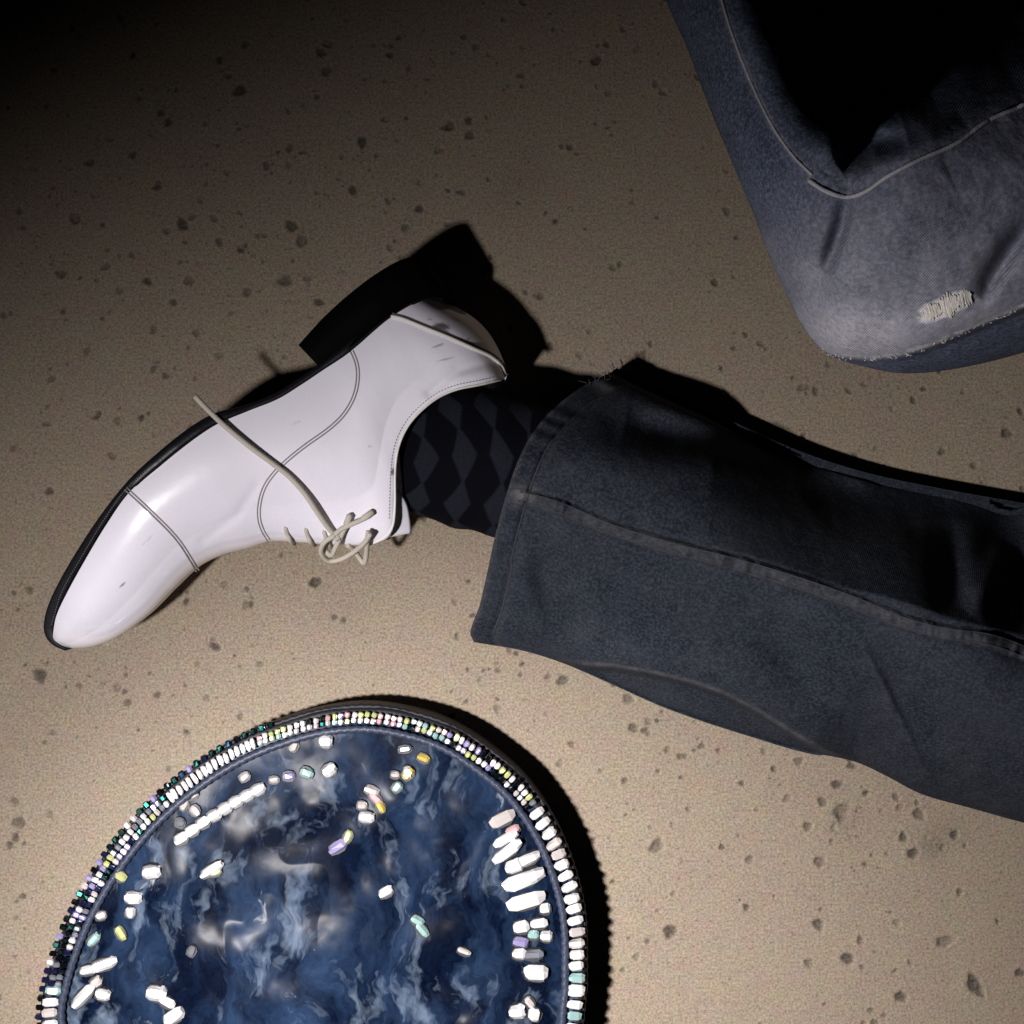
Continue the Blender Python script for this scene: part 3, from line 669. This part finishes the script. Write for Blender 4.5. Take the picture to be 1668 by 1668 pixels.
for k in range(110):                                                # pale weft threads bridging the rip
    t = rng.uniform(-1, 1); u = 46*t; hh = (9+7*math.sin(t*2.3+1.2)+4*math.sin(t*9))*rng.uniform(0.45, 1.1)
    x0, y0 = 1538+u*0.92, 500-u*0.38
    a = at(x0-hh*0.25+rng.uniform(-3, 3), y0-hh, knee_z(x0, y0-hh)+0.0006); b_ = at(x0+hh*0.2+rng.uniform(-3, 3), y0+hh, knee_z(x0, y0+hh)+0.0006)
    a, b_ = Vector(a), Vector(b_); v = b_-a; q = v.to_track_quat('X', 'Z').to_matrix().to_4x4()
    bmesh.ops.create_cube(bm, size=1, matrix=Matrix.Translation((a+b_)/2) @ q @ Matrix.Diagonal((v.length, rng.uniform(0.00015, 0.00042), 0.0003, 1)))
for k in range(150):                                                # fray along the worn edge
    t = rng.integers(0, 70); P = spline(kr, 100)[t]+rng.normal(0, 1.5, 2)
    a = Vector(at(P[0], P[1], knee_z(*P)+0.0004)); v = Vector((rng.normal(0, 1), rng.normal(-0.5, 0.8), rng.normal(0, .4))).normalized()*rng.uniform(0.0004, 0.0010)
    q = v.to_track_quat('X', 'Z').to_matrix().to_4x4()
    bmesh.ops.create_cube(bm, size=1, matrix=Matrix.Translation(a+v/2) @ q @ Matrix.Diagonal((v.length, 0.00018, 0.00018, 1)))
me = bpy.data.meshes.new('frayed_threads'); bm.to_mesh(me); bm.free(); me.materials.append(MAT['thread'])
o = link(bpy.data.objects.new('frayed_threads', me)); subp(o, knee); o['kind'] = 'stuff'

# ------------------------------------------------------------------ round beaded medallion
HC = np.array([520., 1612.]); ZR = 0.034
rim_pts = [(952,1612),(950,1500),(936,1430),(905,1350),(855,1276),(800,1228),(745,1192),(690,1170),(610,1155),(530,1160),(450,1182),(390,1207),(330,1242),(270,1288),
           (215,1342),(162,1412),(122,1480),(96,1540),(76,1605),(68,1660),(90,1790),(180,1920),(330,2020),(520,2050),(700,2010),(850,1900),(930,1760),(952,1612)]
RN = 720
rim = spline(rim_pts, RN+1)[:-1]
hat = empty('round_medallion', at(520, 1612, 0.0)); HL = Vector(hat.location)
tag(hat, 'large round dark blue medallion with a beaded sparkling rim lying on the concrete', 'medallion')
def ownh(o): o.parent = hat; o.matrix_parent_inverse = Matrix.Translation(-HL); return o
rr = np.linspace(0, 1, 260)
Ph = HC+(rim-HC)[:, None]*rr[None, :, None]; X_, Y_ = Ph[..., 0], Ph[..., 1]
Zh = ZR-0.003+0.006*(1-rr[None, :]**2)*np.ones((RN, 1))
wx = X_+60*fbm(X_/150, Y_/150, 61); wy = Y_+60*fbm(X_/150+7, Y_/150, 62)
Zh += (0.009*fbm(wx/130, wy/130, 63, 2)+0.0035*np.abs(fbm(wx/80, wy/110, 64, 2)))*(1-rr[None, :]**8)
def hfold(pts, amp, wd):
    global Zh
    d, s, f = poly_dist(X_, Y_, pts); Zh = Zh+amp*np.sin(np.pi*np.clip(f, .03, .97))**.6*np.exp(-(d/wd)**2)
hat_z = Lookup(Ph[::3, ::2], Zh[::3, ::2])
def ring_mesh(name, V, mat, close=True):
    n_, m_ = V.shape[:2]
    F = np.concatenate([grid_faces(n_, m_), np.stack([(n_-1)*m_+np.arange(m_-1), np.arange(m_-1), np.arange(1, m_), (n_-1)*m_+np.arange(1, m_)], 1)])
    o = mesh_np(name, V.reshape(-1, 3), F, mat); bm = bmesh.new(); bm.from_mesh(o.data); bmesh.ops.remove_doubles(bm, verts=bm.verts, dist=1e-5)
    bmesh.ops.recalc_face_normals(bm, faces=bm.faces); bm.to_mesh(o.data); bm.free(); return ownh(o)
ring_mesh('face', at_np(Ph, Zh), MAT['velvet'])
# side band from the rim down to the ground
rimw = at_np(rim, np.full(RN, ZR)); cw = np.array(at(*HC, ZR))
sec = [(0.975, ZR-0.002), (0.995, ZR-0.001), (1.004, ZR-0.004), (1.006, ZR-0.010), (1.006, 0.016), (1.008, 0.008), (1.004, 0.002), (0.99, 0.0008)]
Vb = np.stack([np.concatenate([cw[:2]+(rimw[:, :2]-cw[:2])*f, np.full((RN, 1), z)], 1)+np.array([0, 0, 0]) for f, z in sec], 1)
Vb[:, 2:7, 2] += (0.0012*np.sin(np.arange(RN)*0.21))[:, None]
ring_mesh('edge', Vb, MAT['band'])
def ring_tube(name, f, z, r, mat):
    P = np.concatenate([cw[:2]+(rimw[:, :2]-cw[:2])*f, np.full((RN, 1), z)], 1)
    N = P-np.r_[cw[:2], z]; N[:, 2] = 0; N /= np.linalg.norm(N, axis=1)[:, None]; a = np.linspace(0, 2*np.pi, 11)
    V = P[:, None]+r*(np.cos(a)[None, :, None]*N[:, None]+np.sin(a)[None, :, None]*np.array([0, 0, 1.0]))
    V += (0.0003*np.sin(np.arange(RN)*1.7))[:, None, None]*N[:, None]
    return ring_mesh(name, V, mat)
ring_tube('inner_border', 0.928, ZR+0.0006, 0.0023, MAT['cord'])
ring_tube('outer_border', 1.004, ZR-0.005, 0.0016, MAT['band'])

# beads
def bead_mesh(name):
    bm = bmesh.new(); ring = []
    for x, r in ((-0.5, 0.28), (-0.3, 0.47), (0.3, 0.47), (0.5, 0.28)):
        ring.append([bm.verts.new((x, r*math.cos(2*math.pi*k/6), r*math.sin(2*math.pi*k/6))) for k in range(6)])
    for a, b in zip(ring, ring[1:]):
        for k in range(6): bm.faces.new([a[k], a[(k+1) % 6], b[(k+1) % 6], b[k]])
    bm.faces.new(ring[0][::-1]); bm.faces.new(ring[-1]); bmesh.ops.recalc_face_normals(bm, faces=bm.faces)
    me = bpy.data.meshes.new(name); bm.to_mesh(me); bm.free(); me.materials.append(BEAD['white']); return me
BMS = []
for q in range(5):
    me = bead_mesh('bead'); r2 = random.Random(q)
    for v in me.vertices: v.co = v.co*r2.uniform(0.92, 1.08)
    BMS.append(me)
sm_ = bpy.data.meshes.new('halo_disc'); bm = bmesh.new()
bmesh.ops.create_cone(bm, cap_ends=True, segments=9, radius1=0.5, radius2=0.42, depth=0.2)
for v in bm.verts: v.co.xy *= random.uniform(0.9, 1.1)
bm.to_mesh(sm_); bm.free(); sm_.materials.append(MAT['eyelet'])
def add_halo_disc(px, py, z, lx, ly, ang):  # added black disc under a loose bead, drawing the dark halo round its glint
    k = S*(H-z)/H; o = bpy.data.objects.new('halo_disc', sm_); col.objects.link(o); ownh(o)
    o.location = at(px, py, z); o.scale = (lx*k*1.1+9*k, ly*k*1.1+9*k, 0.012); o.rotation_euler = (0, 0, math.radians(ang))
def bead(px, py, z, lx, ly, ang, mat, name='bead'):
    """a cut bead, lx by ly photograph pixels, turned by ang degrees"""
    k = S*(H-z)/H
    o = bpy.data.objects.new(name, random.choice(BMS)); col.objects.link(o); ownh(o)
    o.location = Vector(at(px, py, z)); o.scale = (lx*k, ly*k, ly*k*0.9)
    o.rotation_euler = (random.uniform(-.3, .3), random.uniform(-.12, .12), math.radians(ang))
    o.material_slots[0].link = 'OBJECT'; o.material_slots[0].material = BEAD[mat]; return o
seg_len = np.r_[0, np.cumsum(np.linalg.norm(np.diff(np.r_[rim, rim[:1]], axis=0), axis=1))]
tot = seg_len[-1]
def rim_at(s):
    s = s % tot; k = int(np.searchsorted(seg_len, s, side='right')-1) % RN; t = (s-seg_len[k])/(seg_len[k+1]-seg_len[k]); return rim[k]+(rim[(k+1) % RN]-rim[k])*t
s = 0
while s < tot-6:
    p = rim_at(s); d = p-HC; a = math.degrees(math.atan2(-d[1], d[0]))      # 0 = right, 90 = top
    if p[1] > 1700: s += 20; continue
    if a < 40: rowsb, step, cs = [(0.972, 25)], 19.2, ['white']*8+['pearl']+(['teal', 'grey'] if a < 8 else [])
    elif a < 62: rowsb, step, cs = [(0.980, 12), (0.955, 10)], 10.5, ['white', 'white', 'lime', 'pearl', 'lav', 'grey', 'white', 'black', 'black']
    elif a < 104: rowsb, step, cs = [(0.978, 9), (0.958, 9)], 11, ['white', 'white', 'pearl', 'lime', 'pink', 'lav', 'white', 'black', 'teal']
    elif a < 128: rowsb, step, cs = [(0.968, 18)], 10.5, ['white']*9+['pearl']
    else: rowsb, step, cs = [(0.984, 11), (0.958, 11)], 11, ['lav', 'grey', 'black', 'white', 'navy', 'pearl', 'black', 'lime', 'grey', 'lav', 'white', 'navy', 'black']
    for f, lx in rowsb:
        q = HC+d*f
        bead(q[0]+random.uniform(-1, 1), q[1]+random.uniform(-1, 1), ZR+0.0018, lx*random.uniform(.92, 1.06), step*0.86, a+random.uniform(-4, 4), random.choice(cs))
    s += step
# lower row of dark beads that makes the notched outline on the upper left
s = tot*0.29
while s < tot*0.56:
    p = rim_at(s); d = p-HC; a = math.degrees(math.atan2(-d[1], d[0])); q = HC+d*1.010
    if p[1] < 1700: bead(q[0], q[1], ZR-0.002, 12, 11.5, a, random.choice(['black', 'navy', 'black', 'black', 'lav', 'navy', 'black', 'black', 'pearl' if a > 120 else 'black']))
    s += 15
loose = [(819,1334,40,22,28,'pearl'),(836,1352,22,14,30,'pink'),(824,1367,40,17,32,'white'),(826,1387,52,19,36,'white'),(838,1411,28,22,22,'white'),(860,1400,38,18,25,'white'),(853,1433,64,25,21,'white'),
 (857,1468,58,27,16,'white'),(888,1480,16,18,10,'white'),(849,1510,24,22,10,'white'),(878,1504,26,17,8,'white'),(869,1523,16,15,0,'teal'),(890,1525,18,18,0,'white'),
 (848,1535,22,17,-10,'lav'),(846,1554,20,18,0,'white'),(868,1555,32,16,5,'grey'),(874,1585,36,27,0,'white'),(843,1648,24,24,10,'white'),(871,1652,20,22,80,'white'),(863,1632,18,13,-50,'pearl'),
 (629,1453,22,16,30,'white'),(665,1260,20,17,50,'gold'),(665,1258,12,20,10,'white'),(690,1235,18,13,-20,'gold'),(660,1220,20,10,10,'grey'),(647,1282,16,14,50,'teal'),(644,1262,12,10,0,'pearl'),
 (606,1288,22,15,-20,'pearl'),(612,1300,22,14,-40,'pink'),(620,1314,18,13,-60,'gold'),(597,1331,24,18,0,'white'),(590,1312,14,13,0,'pearl'),(680,1500,20,15,-30,'teal'),(688,1515,24,14,-50,'teal'),
 (567,1362,18,13,70,'lime'),(551,1379,30,17,35,'lav'),(756,1550,20,9,-20,'pearl'),(531,1207,20,23,0,'white'),(479,1215,16,13,70,'pearl'),(537,1254,22,20,40,'white'),(500,1259,20,17,-20,'teal'),
 (471,1264,17,14,10,'lav'),(447,1270,14,10,10,'pearl'),(399,1265,16,13,40,'pearl'),(300,1311,16,13,60,'pearl'),(318,1320,16,15,-50,'pearl'),(294,1340,13,14,0,'grey'),(315,1296,16,9,30,'pearl'),
 (197,1427,18,16,-30,'lime'),(247,1420,28,22,10,'white'),(218,1462,26,21,0,'white'),(213,1486,15,16,90,'white'),(165,1491,16,13,20,'pearl'),(197,1520,22,14,-60,'lime'),(153,1530,22,14,50,'teal'),
 (144,1580,26,15,15,'white'),(169,1571,42,19,18,'white'),(157,1599,17,16,40,'pearl'),(136,1623,44,19,46,'white'),(168,1620,22,19,-10,'white'),(345,1417,38,15,33,'white'),(352,1421,16,9,25,'lime'),
 (255,1618,30,26,-10,'white'),(272,1632,26,16,-30,'white'),(283,1656,34,22,38,'white'),(313,1549,15,12,70,'grey')]
for k in range(8):
    t = k/7; loose.append((296+t*125, 1366-t*80+4*math.sin(t*3.1)*-1, 22, 18, 33, 'white'))
for x, y, lx, ly, a, mname in loose:
    bead(x, y, hat_z(x, y)+0.0014, lx*1.08, ly*1.04, a, mname); add_halo_disc(x, y, hat_z(x, y)+0.0002, lx, ly, a)

for o in (leg, knee, up): o.shadow_terminator_geometry_offset = 0.25
scene.cycles.max_bounces = 6
